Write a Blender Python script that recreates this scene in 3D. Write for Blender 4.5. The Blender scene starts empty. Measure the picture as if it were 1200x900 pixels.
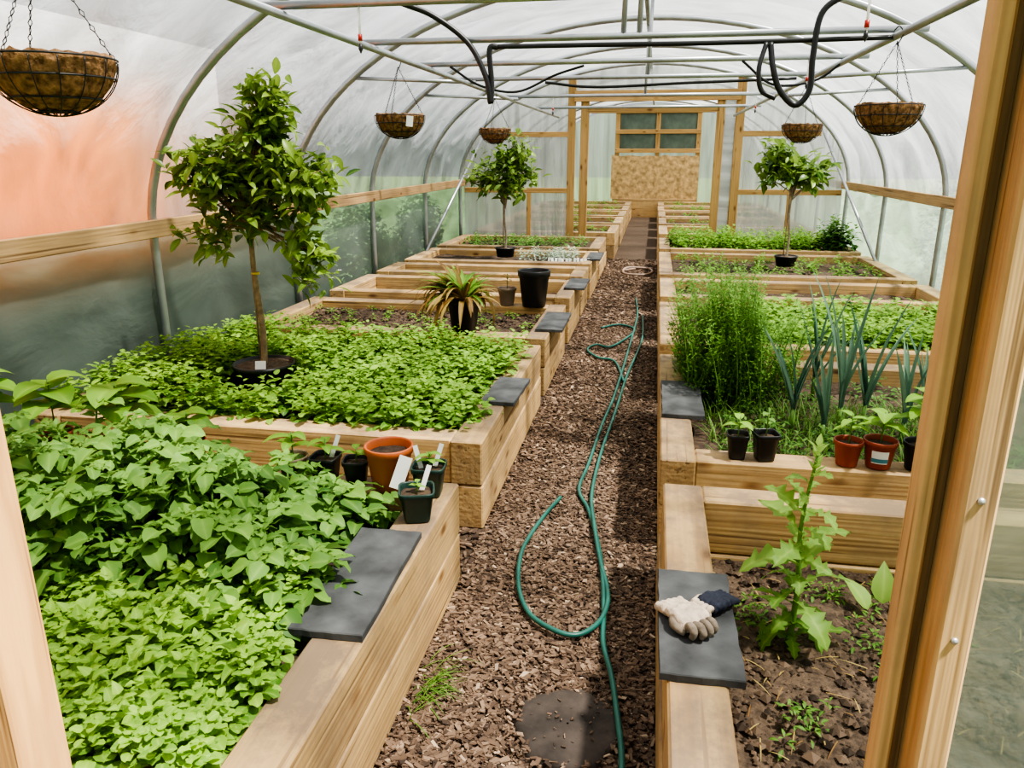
import bpy, math, random
import numpy as np
from mathutils import Matrix, Vector, noise
random.seed(7); R=np.random.default_rng(11)
scene=bpy.context.scene
COL=scene.collection
pi=math.pi

# ------------------------------------------------------------------ materials
def nmat(name):
    m=bpy.data.materials.new(name); m.use_nodes=True
    nt=m.node_tree; nt.nodes.clear()
    out=nt.nodes.new('ShaderNodeOutputMaterial')
    return m,nt,out
def N(nt,t,**k):
    n=nt.nodes.new(t)
    for a,b in k.items():
        if a.startswith('i_'): n.inputs[a[2:].replace('_',' ')].default_value=b
        else: setattr(n,a,b)
    return n
def ramp(nt,stops):
    n=nt.nodes.new('ShaderNodeValToRGB'); e=n.color_ramp.elements
    while len(e)<len(stops): e.new(.5)
    for i,(p,c) in enumerate(stops):
        e[i].position=p; e[i].color=(*c,1)
    return n
def simple(name,col,rough=.6,metal=0,var=.15,scale=12,bump=.0,spec=.5):
    m,nt,out=nmat(name)
    b=N(nt,'ShaderNodeBsdfPrincipled',i_Roughness=rough,i_Metallic=metal); b.inputs['Specular IOR Level'].default_value=spec
    tc=N(nt,'ShaderNodeTexCoord'); no=N(nt,'ShaderNodeTexNoise',i_Scale=scale,i_Detail=5.0)
    lo=tuple(c*(1-var) for c in col); hi=tuple(min(1,c*(1+var)) for c in col)
    r=ramp(nt,[(.3,lo),(.7,hi)])
    nt.links.new(tc.outputs['Object'],no.inputs['Vector']); nt.links.new(no.outputs['Fac'],r.inputs['Fac'])
    nt.links.new(r.outputs['Color'],b.inputs['Base Color'])
    if bump:
        bp=N(nt,'ShaderNodeBump',i_Strength=bump,i_Distance=.01)
        nt.links.new(no.outputs['Fac'],bp.inputs['Height']); nt.links.new(bp.outputs['Normal'],b.inputs['Normal'])
    nt.links.new(b.outputs[0],out.inputs[0])
    return m
def wood(name,light,dark,grey=.0,scale=1.0,var=(.78,1.18),top=.45):
    m,nt,out=nmat(name); L=nt.links.new
    tc=N(nt,'ShaderNodeTexCoord'); oi=N(nt,'ShaderNodeObjectInfo')
    add=N(nt,'ShaderNodeVectorMath',operation='ADD')
    mul=N(nt,'ShaderNodeVectorMath',operation='SCALE'); mul.inputs[3].default_value=37.0
    cmb=N(nt,'ShaderNodeCombineXYZ')
    for i in range(3): L(oi.outputs['Random'],cmb.inputs[i])
    L(cmb.outputs[0],mul.inputs[0]); L(tc.outputs['Object'],add.inputs[0]); L(mul.outputs[0],add.inputs[1])
    mp=N(nt,'ShaderNodeMapping'); mp.inputs['Scale'].default_value=(1.1*scale,13*scale,13*scale)
    L(add.outputs[0],mp.inputs[0])
    n1=N(nt,'ShaderNodeTexNoise',i_Scale=1.0,i_Detail=5.0,i_Distortion=.8); L(mp.outputs[0],n1.inputs['Vector'])
    wv=N(nt,'ShaderNodeTexWave',i_Scale=1.1,i_Distortion=7.0,i_Detail=3.0); wv.bands_direction='Z'
    L(mp.outputs[0],wv.inputs['Vector'])
    mx=N(nt,'ShaderNodeMix'); mx.data_type='FLOAT'; mx.inputs[0].default_value=.22
    L(n1.outputs['Fac'],mx.inputs[2]); L(wv.outputs['Fac'],mx.inputs[3])
    r=ramp(nt,[(.22,dark),(.60,light)]); L(mx.outputs[0],r.inputs['Fac'])
    # knots
    mk=N(nt,'ShaderNodeMapping'); mk.inputs['Scale'].default_value=(3.2,8,8); L(add.outputs[0],mk.inputs[0])
    vo=N(nt,'ShaderNodeTexVoronoi',i_Scale=1.0); L(mk.outputs[0],vo.inputs['Vector'])
    rk=ramp(nt,[(.07,(.22,.13,.08)),(.10,(.5,.38,.28)),(.20,(1,1,1))]); L(vo.outputs['Distance'],rk.inputs['Fac'])
    mm=N(nt,'ShaderNodeMix'); mm.data_type='RGBA'; mm.blend_type='MULTIPLY'; mm.inputs[0].default_value=.85
    L(r.outputs[0],mm.inputs[6]); L(rk.outputs[0],mm.inputs[7])
    # drying cracks
    mc=N(nt,'ShaderNodeMapping'); mc.inputs['Scale'].default_value=(.9*scale,42*scale,42*scale); L(add.outputs[0],mc.inputs[0])
    n3=N(nt,'ShaderNodeTexNoise',i_Scale=1.0,i_Detail=2.0); L(mc.outputs[0],n3.inputs['Vector'])
    rc=ramp(nt,[(.31,(.30,.25,.20)),(.37,(1,1,1))]); L(n3.outputs['Fac'],rc.inputs[0])
    mm2=N(nt,'ShaderNodeMix'); mm2.data_type='RGBA'; mm2.blend_type='MULTIPLY'; mm2.inputs[0].default_value=.8
    L(mm.outputs[2],mm2.inputs[6]); L(rc.outputs[0],mm2.inputs[7])
    # stain / weathering, stronger on upward faces
    n2=N(nt,'ShaderNodeTexNoise',i_Scale=3.5,i_Detail=7.0,i_Roughness=.7); L(add.outputs[0],n2.inputs['Vector'])
    r2=ramp(nt,[(.42,(0,0,0)),(.66,(1,1,1))]); L(n2.outputs['Fac'],r2.inputs['Fac'])
    mg=N(nt,'ShaderNodeMix'); mg.data_type='RGBA'
    ge=N(nt,'ShaderNodeNewGeometry'); sx=N(nt,'ShaderNodeSeparateXYZ'); L(ge.outputs['Normal'],sx.inputs[0])
    ma=N(nt,'ShaderNodeMath',operation='MULTIPLY_ADD',use_clamp=True); ma.inputs[1].default_value=top; ma.inputs[2].default_value=grey*.85
    mxx=N(nt,'ShaderNodeMath',operation='MAXIMUM'); mxx.inputs[1].default_value=0; L(sx.outputs[2],mxx.inputs[0]); L(mxx.outputs[0],ma.inputs[0])
    lift=N(nt,'ShaderNodeMath',operation='MULTIPLY_ADD',use_clamp=True); lift.inputs[1].default_value=.35; L(mxx.outputs[0],lift.inputs[0]); L(r2.outputs[0],lift.inputs[2])
    sc=N(nt,'ShaderNodeMath',operation='MULTIPLY')
    L(lift.outputs[0],sc.inputs[0]); L(ma.outputs[0],sc.inputs[1]); L(sc.outputs[0],mg.inputs[0]); L(mm2.outputs[2],mg.inputs[6]); mg.inputs[7].default_value=(.27,.19,.12,1)
    hs=N(nt,'ShaderNodeHueSaturation'); mr=N(nt,'ShaderNodeMapRange'); mr.inputs[3].default_value=var[0]; mr.inputs[4].default_value=var[1]
    L(oi.outputs['Random'],mr.inputs[0]); L(mr.outputs[0],hs.inputs['Value']); L(mg.outputs[2],hs.inputs['Color'])
    b=N(nt,'ShaderNodeBsdfPrincipled',i_Roughness=.78)
    L(hs.outputs[0],b.inputs['Base Color'])
    bp=N(nt,'ShaderNodeBump',i_Strength=.4,i_Distance=.007); L(n3.outputs['Fac'],bp.inputs['Height']); L(bp.outputs[0],b.inputs['Normal'])
    L(b.outputs[0],out.inputs[0]); return m
def leafmat(name,dark,light,trans=.35,rough=.55,vein=.35):
    m,nt,out=nmat(name); L=nt.links.new
    at=N(nt,'ShaderNodeAttribute',attribute_name='tone'); r=ramp(nt,[(0,dark),(1,light)])
    L(at.outputs['Fac'],r.inputs['Fac'])
    av=N(nt,'ShaderNodeAttribute',attribute_name='vein')
    pw=N(nt,'ShaderNodeMath',operation='POWER'); pw.inputs[1].default_value=5; L(av.outputs['Fac'],pw.inputs[0])
    ml=N(nt,'ShaderNodeMath',operation='MULTIPLY'); ml.inputs[1].default_value=vein; L(pw.outputs[0],ml.inputs[0])
    mx=N(nt,'ShaderNodeMix'); mx.data_type='RGBA'; L(ml.outputs[0],mx.inputs[0]); L(r.outputs[0],mx.inputs[6])
    mx.inputs[7].default_value=(min(1,light[0]*1.5+.05),min(1,light[1]*1.3+.05),light[2]*1.5+.03,1)
    b=N(nt,'ShaderNodeBsdfPrincipled',i_Roughness=rough); b.inputs['Specular IOR Level'].default_value=.4
    t=N(nt,'ShaderNodeBsdfTranslucent'); L(mx.outputs[2],b.inputs['Base Color'])
    g=N(nt,'ShaderNodeGamma',i_Gamma=.8); L(mx.outputs[2],g.inputs[0]); L(g.outputs[0],t.inputs[0])
    ms=N(nt,'ShaderNodeMixShader'); ms.inputs[0].default_value=trans
    L(b.outputs[0],ms.inputs[1]); L(t.outputs[0],ms.inputs[2]); L(ms.outputs[0],out.inputs[0]); return m
def sheet(name,col,transp,tcol=(1,1,1),streak=(1,1,1),amt=.15,bump=.3,vary=.08,soft=.35,bd=.03):
    m,nt,out=nmat(name); L=nt.links.new
    tc=N(nt,'ShaderNodeTexCoord'); mp=N(nt,'ShaderNodeMapping'); mp.inputs['Scale'].default_value=streak
    L(tc.outputs['Object'],mp.inputs[0]); no=N(nt,'ShaderNodeTexNoise',i_Scale=1.0,i_Detail=6.0,i_Distortion=.5); L(mp.outputs[0],no.inputs['Vector'])
    r=ramp(nt,[(.3,tuple(c*(1-amt) for c in col)),(.7,col)]); L(no.outputs['Fac'],r.inputs[0])
    bp=N(nt,'ShaderNodeBump',i_Strength=bump,i_Distance=bd); L(no.outputs['Fac'],bp.inputs['Height'])
    tl=N(nt,'ShaderNodeBsdfTranslucent'); df=N(nt,'ShaderNodeBsdfPrincipled',i_Roughness=.22)
    for q in (tl,df): L(bp.outputs[0],q.inputs['Normal'])
    L(r.outputs[0],tl.inputs[0]); L(r.outputs[0],df.inputs['Base Color'])
    m1=N(nt,'ShaderNodeMixShader'); m1.inputs[0].default_value=soft; L(tl.outputs[0],m1.inputs[1]); L(df.outputs[0],m1.inputs[2])
    tp=N(nt,'ShaderNodeBsdfTransparent'); tp.inputs[0].default_value=(*tcol,1)
    mr=N(nt,'ShaderNodeMapRange'); mr.inputs[1].default_value=.3; mr.inputs[2].default_value=.7
    mr.inputs[3].default_value=max(0,transp-vary); mr.inputs[4].default_value=transp+vary; L(no.outputs['Fac'],mr.inputs[0])
    m2=N(nt,'ShaderNodeMixShader'); L(mr.outputs[0],m2.inputs[0]); L(m1.outputs[0],m2.inputs[1]); L(tp.outputs[0],m2.inputs[2])
    L(m2.outputs[0],out.inputs[0]); return m
def tonemat(name,stops,rough=.9,trans=0):
    m,nt,out=nmat(name); L=nt.links.new
    at=N(nt,'ShaderNodeAttribute',attribute_name='tone'); r=ramp(nt,stops); L(at.outputs['Fac'],r.inputs[0])
    b=N(nt,'ShaderNodeBsdfPrincipled',i_Roughness=rough); L(r.outputs[0],b.inputs['Base Color']); L(b.outputs[0],out.inputs[0]); return m
def soilmat(name,a,b_,sc=25):
    m,nt,out=nmat(name); L=nt.links.new
    tc=N(nt,'ShaderNodeTexCoord'); no=N(nt,'ShaderNodeTexNoise',i_Scale=sc,i_Detail=8.0,i_Roughness=.7); L(tc.outputs['Object'],no.inputs['Vector'])
    r=ramp(nt,[(.35,a),(.68,b_)]); L(no.outputs['Fac'],r.inputs[0])
    b=N(nt,'ShaderNodeBsdfPrincipled',i_Roughness=.95); L(r.outputs[0],b.inputs['Base Color'])
    bp=N(nt,'ShaderNodeBump',i_Strength=.8,i_Distance=.02); L(no.outputs['Fac'],bp.inputs['Height']); L(bp.outputs[0],b.inputs['Normal'])
    L(b.outputs[0],out.inputs[0]); return m

W_BED=wood('bed_timber',(.66,.45,.20),(.42,.245,.10),grey=.62,var=(.72,1.12))
W_POST=wood('post_timber',(.55,.36,.17),(.34,.20,.085),grey=.5,scale=1.8,var=(.9,1.05),top=0)
W_GROOVE=wood('groove_timber',(.22,.13,.06),(.10,.06,.03),grey=.3,scale=1.8,var=(.9,1.0),top=0)
W_POSTL=wood('post_timber_warm',(.50,.29,.11),(.32,.16,.055),grey=.2,scale=1.6,var=(.9,1.05),top=0)
W_FRAME=wood('frame_timber',(.52,.32,.12),(.34,.19,.07),grey=.2,scale=1.2,var=(.9,1.05),top=0)
W_RAIL=wood('rail_timber',(.46,.30,.14),(.30,.18,.08),grey=.4,top=0)
M_OSB=simple('osb',(.56,.37,.17),.8,0,.45,9)
M_GALV=simple('galvanised_steel',(.42,.44,.46),.38,.75,.15,6)
M_BLK=simple('black_plastic',(.018,.019,.02),.4,0,.2,8)
M_GRNP=simple('dark_green_plastic',(.015,.045,.035),.4,0,.2,8)
M_BLKPIPE=simple('black_pipe',(.012,.012,.013),.35,0,.2,8)
M_TERRA=simple('terracotta_plastic',(.50,.13,.04),.5,0,.12,8)
M_RED=simple('red_brown_plastic',(.33,.065,.03),.45,0,.12,8)
M_GREYP=simple('grey_plastic',(.24,.18,.13),.5,0,.15,8)
M_SLATE=simple('slate',(.085,.088,.090),.75,0,.5,7,.8,.3)
M_STONE=simple('stepping_stone',(.060,.048,.040),.9,0,.55,9,1.0)
M_COIR=simple('coir',(.25,.145,.075),1.0,0,.6,60,1.0,.0)
M_HOSE=simple('hose_green',(.025,.14,.11),.4,0,.2,10)
M_HOSER=simple('pipe_beige',(.36,.26,.20),.5,0,.2,10)
M_WHITE=simple('white_plastic',(.85,.85,.82),.5,0,.05,8)
M_LBLUE=simple('label_blue',(.08,.28,.34),.5,0,.1,8)
M_REDCAP=simple('red_cap',(.45,.03,.02),.4,0,.1,8)
M_YEL=simple('yellow_tie',(.7,.5,.04),.5,0,.1,8)
M_BARK=simple('bark',(.32,.22,.13),.85,0,.35,30,.6)
M_BARKW=simple('bark_pale',(.34,.28,.21),.85,0,.3,30,.5)
M_STEM=simple('green_stem',(.13,.26,.05),.6,0,.2,15)
M_GLOVE=simple('glove_cotton',(.50,.41,.32),.95,0,.25,30,.9)
M_GLOVED=simple('glove_grip',(.20,.16,.12),.85,0,.3,30,.4)
M_GLOVEB=simple('glove_navy',(.012,.016,.032),.8,0,.3,30,.3)
M_SOIL=soilmat('soil',(.035,.022,.014),(.13,.085,.055))
M_SOILD=soilmat('soil_dry',(.05,.033,.022),(.19,.13,.085),30)
M_FLOOR=soilmat('floor_chip_base',(.035,.023,.015),(.15,.10,.065),40)
M_GRASS=simple('outside_grass',(.10,.16,.05),.9,0,.3,3)
M_DARK=simple('dark_fence',(.16,.18,.15),.8,0,.6,1.5)
M_DKWIN=simple('pane_light_tint',(.11,.15,.12),.35,0,.3,4)  # opaque panes, grey-green window light put into their colour
M_SKIN=sheet('polythene',(.44,.465,.48),.22,streak=(1.3,2.2,1.3),amt=.5,bump=1.0,vary=.12,soft=.45,bd=.10)
M_SKIN2=sheet('polythene_dimmed',(.40,.42,.42),.20,streak=(1.1,1.8,1.1),amt=.45,bump=1.0,vary=.08,soft=.42)  # greyer polythene copy, the far section's dimness put into its colour
M_BAND=sheet('polythene_green_net',(.42,.49,.44),.24,tcol=(.70,.84,.75),streak=(1,1.2,2.5),amt=.5,bump=.8,vary=.10,bd=.05)
M_PART=sheet('polythene_pleated',(.80,.82,.83),.22,streak=(7,1,.6),amt=.42,bump=.9)
M_TWIN=sheet('twinwall_sheet',(.42,.50,.42),.45,tcol=(.85,.95,.85),streak=(3,1,3),amt=.45,bump=.6,vary=.15)
M_CHIP=tonemat('wood_chip',[(0,(.05,.032,.022)),(.5,(.170,.110,.072)),(.85,(.29,.20,.135)),(1,(.50,.38,.27))])
M_CLOD=tonemat('soil_clod',[(0,(.03,.02,.013)),(1,(.17,.115,.075))])
LF_LIME=leafmat('leaf_lime',(.065,.20,.022),(.38,.61,.10),.38)
LF_MID=leafmat('leaf_mid',(.06,.19,.02),(.28,.50,.07),.38)
LF_POT=leafmat('leaf_potato',(.035,.12,.022),(.23,.42,.08),.33,.6)
LF_TREE=leafmat('leaf_citrus',(.035,.10,.014),(.34,.50,.08),.35,.36,.25)
LF_TREEY=leafmat('leaf_citrus_light',(.03,.10,.014),(.32,.48,.09),.35,.35,.2)
LF_HERB=leafmat('leaf_herb',(.035,.13,.016),(.26,.48,.08),.38)
LF_LEEK=leafmat('leaf_leek',(.05,.13,.09),(.18,.31,.21),.25,.5,.1)
LF_LETT=leafmat('leaf_lettuce',(.09,.23,.028),(.36,.56,.12),.4)
LF_DRY=leafmat('leaf_dry',(.22,.10,.03),(.46,.36,.12),.3,.6)
LF_GRASS=leafmat('leaf_grass',(.04,.13,.02),(.20,.36,.06),.35)
LF_SILV=leafmat('leaf_silver',(.18,.28,.20),(.45,.55,.42),.2)
M_BLOSSOM=simple('blossom',(.85,.84,.76),.6,0,.05,8)
# orange wall; soft glow through polythene painted as a fade at top and end
m,nt,out=nmat('orange_glow_fade'); tc=N(nt,'ShaderNodeTexCoord'); sep=N(nt,'ShaderNodeSeparateXYZ'); nt.links.new(tc.outputs['Object'],sep.inputs[0])
mr=N(nt,'ShaderNodeMapRange'); mr.inputs[1].default_value=.35; mr.inputs[2].default_value=1.15; mr.interpolation_type='SMOOTHSTEP'
mr2=N(nt,'ShaderNodeMapRange'); mr2.inputs[1].default_value=1.8; mr2.inputs[2].default_value=3.4; mr2.interpolation_type='SMOOTHSTEP'
ad=N(nt,'ShaderNodeMath',operation='MAXIMUM')
nt.links.new(sep.outputs[2],mr.inputs[0]); nt.links.new(sep.outputs[1],mr2.inputs[0]); nt.links.new(mr.outputs[0],ad.inputs[0]); nt.links.new(mr2.outputs[0],ad.inputs[1])
rr=ramp(nt,[(0,(1,.25,.015)),(.4,(.95,.34,.09)),(1,(.40,.41,.41))]); nt.links.new(ad.outputs[0],rr.inputs[0])
b=N(nt,'ShaderNodeBsdfDiffuse'); nt.links.new(rr.outputs[0],b.inputs[0]); nt.links.new(b.outputs[0],out.inputs[0]); M_ORANGE=m

# ------------------------------------------------------------------ mesh helpers
class MB:
    def __init__(s): s.v=[];s.f=[];s.m=[];s.tone=[];s.vein=[];s.n=0
    def add(s,v,f,mi=0,tone=None,vein=None):
        v=np.asarray(v,float).reshape(-1,3); k=len(v)
        s.v.append(v); s.tone.append(np.full(k,.5) if tone is None else np.broadcast_to(tone,(k,)).astype(float))
        s.vein.append(np.zeros(k) if vein is None else vein)
        if isinstance(f,np.ndarray): f=(f+s.n).tolist()
        else: f=[[i+s.n for i in q] for q in f]
        s.f+=f; s.m+=[mi]*len(f); s.n+=k
    def mesh(s,name,mats,smooth=True,attrs=False):
        me=bpy.data.meshes.new(name)
        V=np.concatenate(s.v); me.from_pydata(V.tolist(),[],s.f)
        for m in mats: me.materials.append(m)
        me.polygons.foreach_set('material_index',s.m)
        me.polygons.foreach_set('use_smooth',[smooth]*len(s.f))
        if attrs:
            for nm,arr in (('tone',s.tone),('vein',s.vein)):
                a=me.attributes.new(nm,'FLOAT','POINT'); a.data.foreach_set('value',np.concatenate(arr).astype(np.float32))
        me.update(); return me
def obj(name,me,parent=None,loc=(0,0,0),rot=(0,0,0),label=None,cat=None,kind=None,group=None):
    o=bpy.data.objects.new(name,me); o.location=loc; o.rotation_euler=rot
    COL.objects.link(o)
    if parent: o.parent=parent
    tag(o,label,cat,kind,group); return o
def tag(o,label=None,cat=None,kind=None,group=None):
    if label:o['label']=label
    if cat:o['category']=cat
    if kind:o['kind']=kind
    if group:o['group']=group
def empty(name,loc,label,cat,group=None,rot=(0,0,0)):
    o=bpy.data.objects.new(name,None); o.empty_display_size=.1; o.location=loc; o.rotation_euler=rot; COL.objects.link(o)
    tag(o,label,cat,None,group); return o
def boxgeo(sx,sy,sz,c=(0,0,0),bev=0.0):
    x,y,z=sx/2,sy/2,sz/2
    if bev<=0:
        v=[(-x,-y,-z),(x,-y,-z),(x,y,-z),(-x,y,-z),(-x,-y,z),(x,-y,z),(x,y,z),(-x,y,z)]
        f=[(0,3,2,1),(4,5,6,7),(0,1,5,4),(1,2,6,5),(2,3,7,6),(3,0,4,7)]
        return np.array(v)+np.array(c),f
    import bmesh
    bm=bmesh.new(); bmesh.ops.create_cube(bm,size=1)
    for w in bm.verts: w.co=Vector((w.co.x*sx,w.co.y*sy,w.co.z*sz))
    bmesh.ops.bevel(bm,geom=bm.edges[:],offset=bev,segments=1,affect='EDGES')
    v=[tuple(w.co) for w in bm.verts]; f=[[w.index for w in q.verts] for q in bm.faces]; bm.free()
    return np.array(v)+np.array(c),f
def bx(name,x0,x1,y0,y1,z0,z1,mat,parent=None,bev=.004,**k):
    """box whose local X is its longest axis so grain runs lengthwise"""
    d=[x1-x0,y1-y0,z1-z0]; c=((x0+x1)/2,(y0+y1)/2,(z0+z1)/2); a=max(range(3),key=lambda i:d[i])
    b=MB()
    if a==0: b.add(*boxgeo(d[0],d[1],d[2],bev=bev)); rot=(0,0,0)
    elif a==1: b.add(*boxgeo(d[1],d[0],d[2],bev=bev)); rot=(0,0,pi/2)
    else: b.add(*boxgeo(d[2],d[1],d[0],bev=bev)); rot=(0,pi/2,0)
    return obj(name,b.mesh(name,[mat],False),parent,c,rot,**k)
def tube(b,pts,r,n=8,mi=0,tone=None,cap=True):
    P=np.array(pts,float); k=len(P); rr=np.broadcast_to(r,(k,))
    T=np.gradient(P,axis=0); T/=np.linalg.norm(T,axis=1)[:,None]+1e-9
    ref=np.array([0,0,1.]) if abs(T[0][2])<.9 else np.array([1.,0,0])
    A=np.cross(T[0],ref); A/=np.linalg.norm(A); V=[]
    for i in range(k):
        A=A-T[i]*A.dot(T[i]); A/=np.linalg.norm(A)+1e-9; B=np.cross(T[i],A)
        for j in range(n):
            q=2*pi*j/n; V.append(P[i]+rr[i]*(math.cos(q)*A+math.sin(q)*B))
    F=[]
    for i in range(k-1):
        for j in range(n): F.append((i*n+j,i*n+(j+1)%n,(i+1)*n+(j+1)%n,(i+1)*n+j))
    if cap: F.append(tuple(range(n))[::-1]); F.append(tuple((k-1)*n+j for j in range(n)))
    b.add(V,F,mi,tone)
def catmull(P,m=8):
    P=[np.array(p,float) for p in P]; P=[2*P[0]-P[1]]+P+[2*P[-1]-P[-2]]; o=[]
    for i in range(1,len(P)-2):
        for j in range(m):
            t=j/m; a,b_,c,d=P[i-1:i+3]
            o.append(.5*(2*b_+(c-a)*t+(2*a-5*b_+4*c-d)*t*t+(3*b_-a-3*c+d)*t**3))
    o.append(P[-2]); return o
def lathe(b,prof,n=24,mi=0,square=False):
    V=[];k=len(prof)
    for r,z in prof:
        for j in range(n):
            q=2*pi*j/n
            if square:
                q+=pi/n; cx,sx=math.cos(q),math.sin(q)
                s=(abs(cx)**6+abs(sx)**6)**(-1/6); V.append((r*s*cx,r*s*sx,z))
            else: V.append((r*math.cos(q),r*math.sin(q),z))
    F=[(i*n+j,i*n+(j+1)%n,(i+1)*n+(j+1)%n,(i+1)*n+j) for i in range(k-1) for j in range(n)]
    b.add(V,F,mi)

SH={'ovate':([0,.1,.28,.5,.75,1],[.06,.62,1,.92,.5,0]),
 'round':([0,.1,.26,.5,.72,.9,1],[.12,.72,1,.98,.74,.36,0]),
 'disc':([0,.12,.35,.65,.88,1],[.2,.8,1,.95,.6,.15]),
 'arrow':([0,.14,.3,.52,.78,1],[.25,1,.9,.66,.36,0]),
 'lance':([0,.15,.4,.65,.85,1],[.15,.6,1,.85,.45,0]),
 'strap':([0,.12,.25,.4,.55,.7,.85,1],[.7,1,1,.95,.85,.7,.45,0]),
 'tooth':([0,.12,.2,.32,.4,.52,.6,.72,.8,.9,1],[.12,.35,.22,.75,.38,1,.5,.95,.42,.45,0]),
 'tiny':([0,.45,1],[.2,1,0])}
def leaves(b,P,yaw,pitch,L,W,shape='ovate',roll=0,droop=.8,fold=.18,tone=.5,mi=0,wav=0.0):
    P=np.atleast_2d(P); n=len(P)
    if n==0:return
    yaw,pitch,L,W,roll,droop,tone=[np.broadcast_to(np.asarray(q,float),(n,)) for q in (yaw,pitch,L,W,roll,droop,tone)]
    s,w=[np.array(q) for q in SH[shape]]; ns=len(s)
    k=np.maximum(droop,1e-3)[:,None]; ss=s[None,:]
    X=L[:,None]*np.sin(k*ss)/k; Zc=L[:,None]*(np.cos(k*ss)-1)/k
    pts=np.zeros((n,ns,3,3))
    for j,t in enumerate((-1,0,1)):
        pts[:,:,j,0]=X; y=W[:,None]/2*w[None,:]*t; pts[:,:,j,1]=y; pts[:,:,j,2]=Zc+np.abs(y)*fold*2*.5
        if wav and t: pts[:,:,j,2]+=(R.random((n,ns))-.5)*wav*W[:,None]
    cr,sr=np.cos(roll),np.sin(roll); x,y,z=pts[...,0],pts[...,1].copy(),pts[...,2].copy()
    e=lambda q:q[:,None,None]
    y2=y*e(cr)-z*e(sr); z2=y*e(sr)+z*e(cr)
    cpp,spp=np.cos(pitch),np.sin(pitch)
    x3=x*e(cpp)-z2*e(spp); z3=x*e(spp)+z2*e(cpp)
    cyy,syy=np.cos(yaw),np.sin(yaw)
    x4=x3*e(cyy)-y2*e(syy); y4=x3*e(syy)+y2*e(cyy)
    V=np.stack([x4,y4,z3],-1)+P[:,None,None,:]
    F=[]
    for i in range(ns-1):
        for j in range(2): a=i*3+j; F.append((a,a+1,a+4,a+3))
    F=np.array(F); F=(F[None]+(np.arange(n)*ns*3)[:,None,None]).reshape(-1,4)
    vein=np.tile(np.array([0,1,0.]),n*ns)
    b.add(V.reshape(-1,3),F,mi,np.repeat(tone,ns*3),vein)
def rosette(b,x,y,z0,h,n,L,asp,shape,tone,mi=0,spread=.02,droop=1.0,wav=.15,pit=(.1,.9)):
    """a small upright plant: leaves spiralling up a stem"""
    i=np.arange(n); f=(i+.5)/n
    yaw=i*2.4+R.random()*6.28; z=z0+h*(.25+.75*f)
    P=np.stack([x+np.cos(yaw)*spread*(1-f),y+np.sin(yaw)*spread*(1-f),z],1)
    l=L*(1.0-.5*f)*(.8+.4*R.random(n))
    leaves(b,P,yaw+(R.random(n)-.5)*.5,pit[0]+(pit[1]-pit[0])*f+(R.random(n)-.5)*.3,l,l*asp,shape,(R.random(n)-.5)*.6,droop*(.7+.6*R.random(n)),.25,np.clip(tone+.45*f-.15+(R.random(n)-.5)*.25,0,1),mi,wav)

# ------------------------------------------------------------------ camera, light
th=math.atan(.1809);p_=math.atan(.3);cp,sp=math.cos(p_),math.sin(p_);cy,sy=math.cos(th),math.sin(th)
fw=Vector((-sy*cp,cy*cp,-sp));rt=Vector((cy,sy,0));up=rt.cross(fw)
cam=bpy.data.objects.new('camera',bpy.data.cameras.new('camera')); COL.objects.link(cam)
M=Matrix((rt,up,-fw)).transposed().to_4x4(); M.translation=(0,0,1.7); cam.matrix_world=M
cam.data.lens=27; cam.data.sensor_width=36; cam.data.clip_start=.05; scene.camera=cam
w=bpy.data.worlds.new('sky'); scene.world=w; w.use_nodes=True; nt=w.node_tree; bg=nt.nodes['Background']
tc=N(nt,'ShaderNodeTexCoord'); sep=N(nt,'ShaderNodeSeparateXYZ'); nt.links.new(tc.outputs['Generated'],sep.inputs[0])
rp=ramp(nt,[(0,(.25,.27,.27)),(.5,(.40,.43,.44)),(.68,(.64,.68,.73)),(1,(.90,.94,1))])
mr=N(nt,'ShaderNodeMapRange'); mr.inputs[1].default_value=-1; mr.inputs[2].default_value=1
nt.links.new(sep.outputs[2],mr.inputs[0]); nt.links.new(mr.outputs[0],rp.inputs[0]); nt.links.new(rp.outputs[0],bg.inputs[0]); bg.inputs[1].default_value=.82
sl=bpy.data.lights.new('sun','SUN'); sl.energy=19; sl.angle=math.radians(3); sl.color=(1,.95,.87)
so=bpy.data.objects.new('sun',sl); COL.objects.link(so); so.rotation_euler=Vector((-.42,.09,-.89)).to_track_quat('-Z','Y').to_euler()
scene.view_settings.view_transform='AgX'
try: scene.view_settings.look='AgX - High Contrast'
except: pass
scene.view_settings.exposure=.28

# ------------------------------------------------------------------ tunnel shell
CX=-.15; HW=3.0; Y0,YP,Y1=.95,12.7,22.5
def arch(a,off=0,base=1.2):  # a in 0..pi
    return (CX-(HW+off)*math.cos(a), base+(1.8+off)*math.sin(a))
def roof(name,ya,yb,ny,mat):
    b=MB(); na=84; V=[];F=[]
    for j in range(ny+1):
        y=ya+(yb-ya)*j/ny
        s=math.sin(pi*(y-2.45)/2.05)**2
        for i in range(na+1):
            a=pi*i/na
            off=.050
            off+=.045*s*noise.noise(Vector((a*2.2+y*.8,y*1.6-a,1)))+.020*math.sin(a*5+y*6+3*noise.noise(Vector((a*2,y*.7,4))))*s+.026*noise.noise(Vector((a*6+y*2,y*4-a*5,7)))*s
            off=max(off,.022)
            x,z=arch(a,off); V.append((x,y,z))
    for j in range(ny):
        for i in range(na): q=j*(na+1)+i; F.append((q,q+1,q+na+2,q+na+1))
    b.add(V,F); obj(name,b.mesh(name,[mat]),kind='structure')
roof('ceiling',.80,12.73,360,M_SKIN); roof('ceiling_far',12.74,Y1,150,M_SKIN2)
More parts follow.
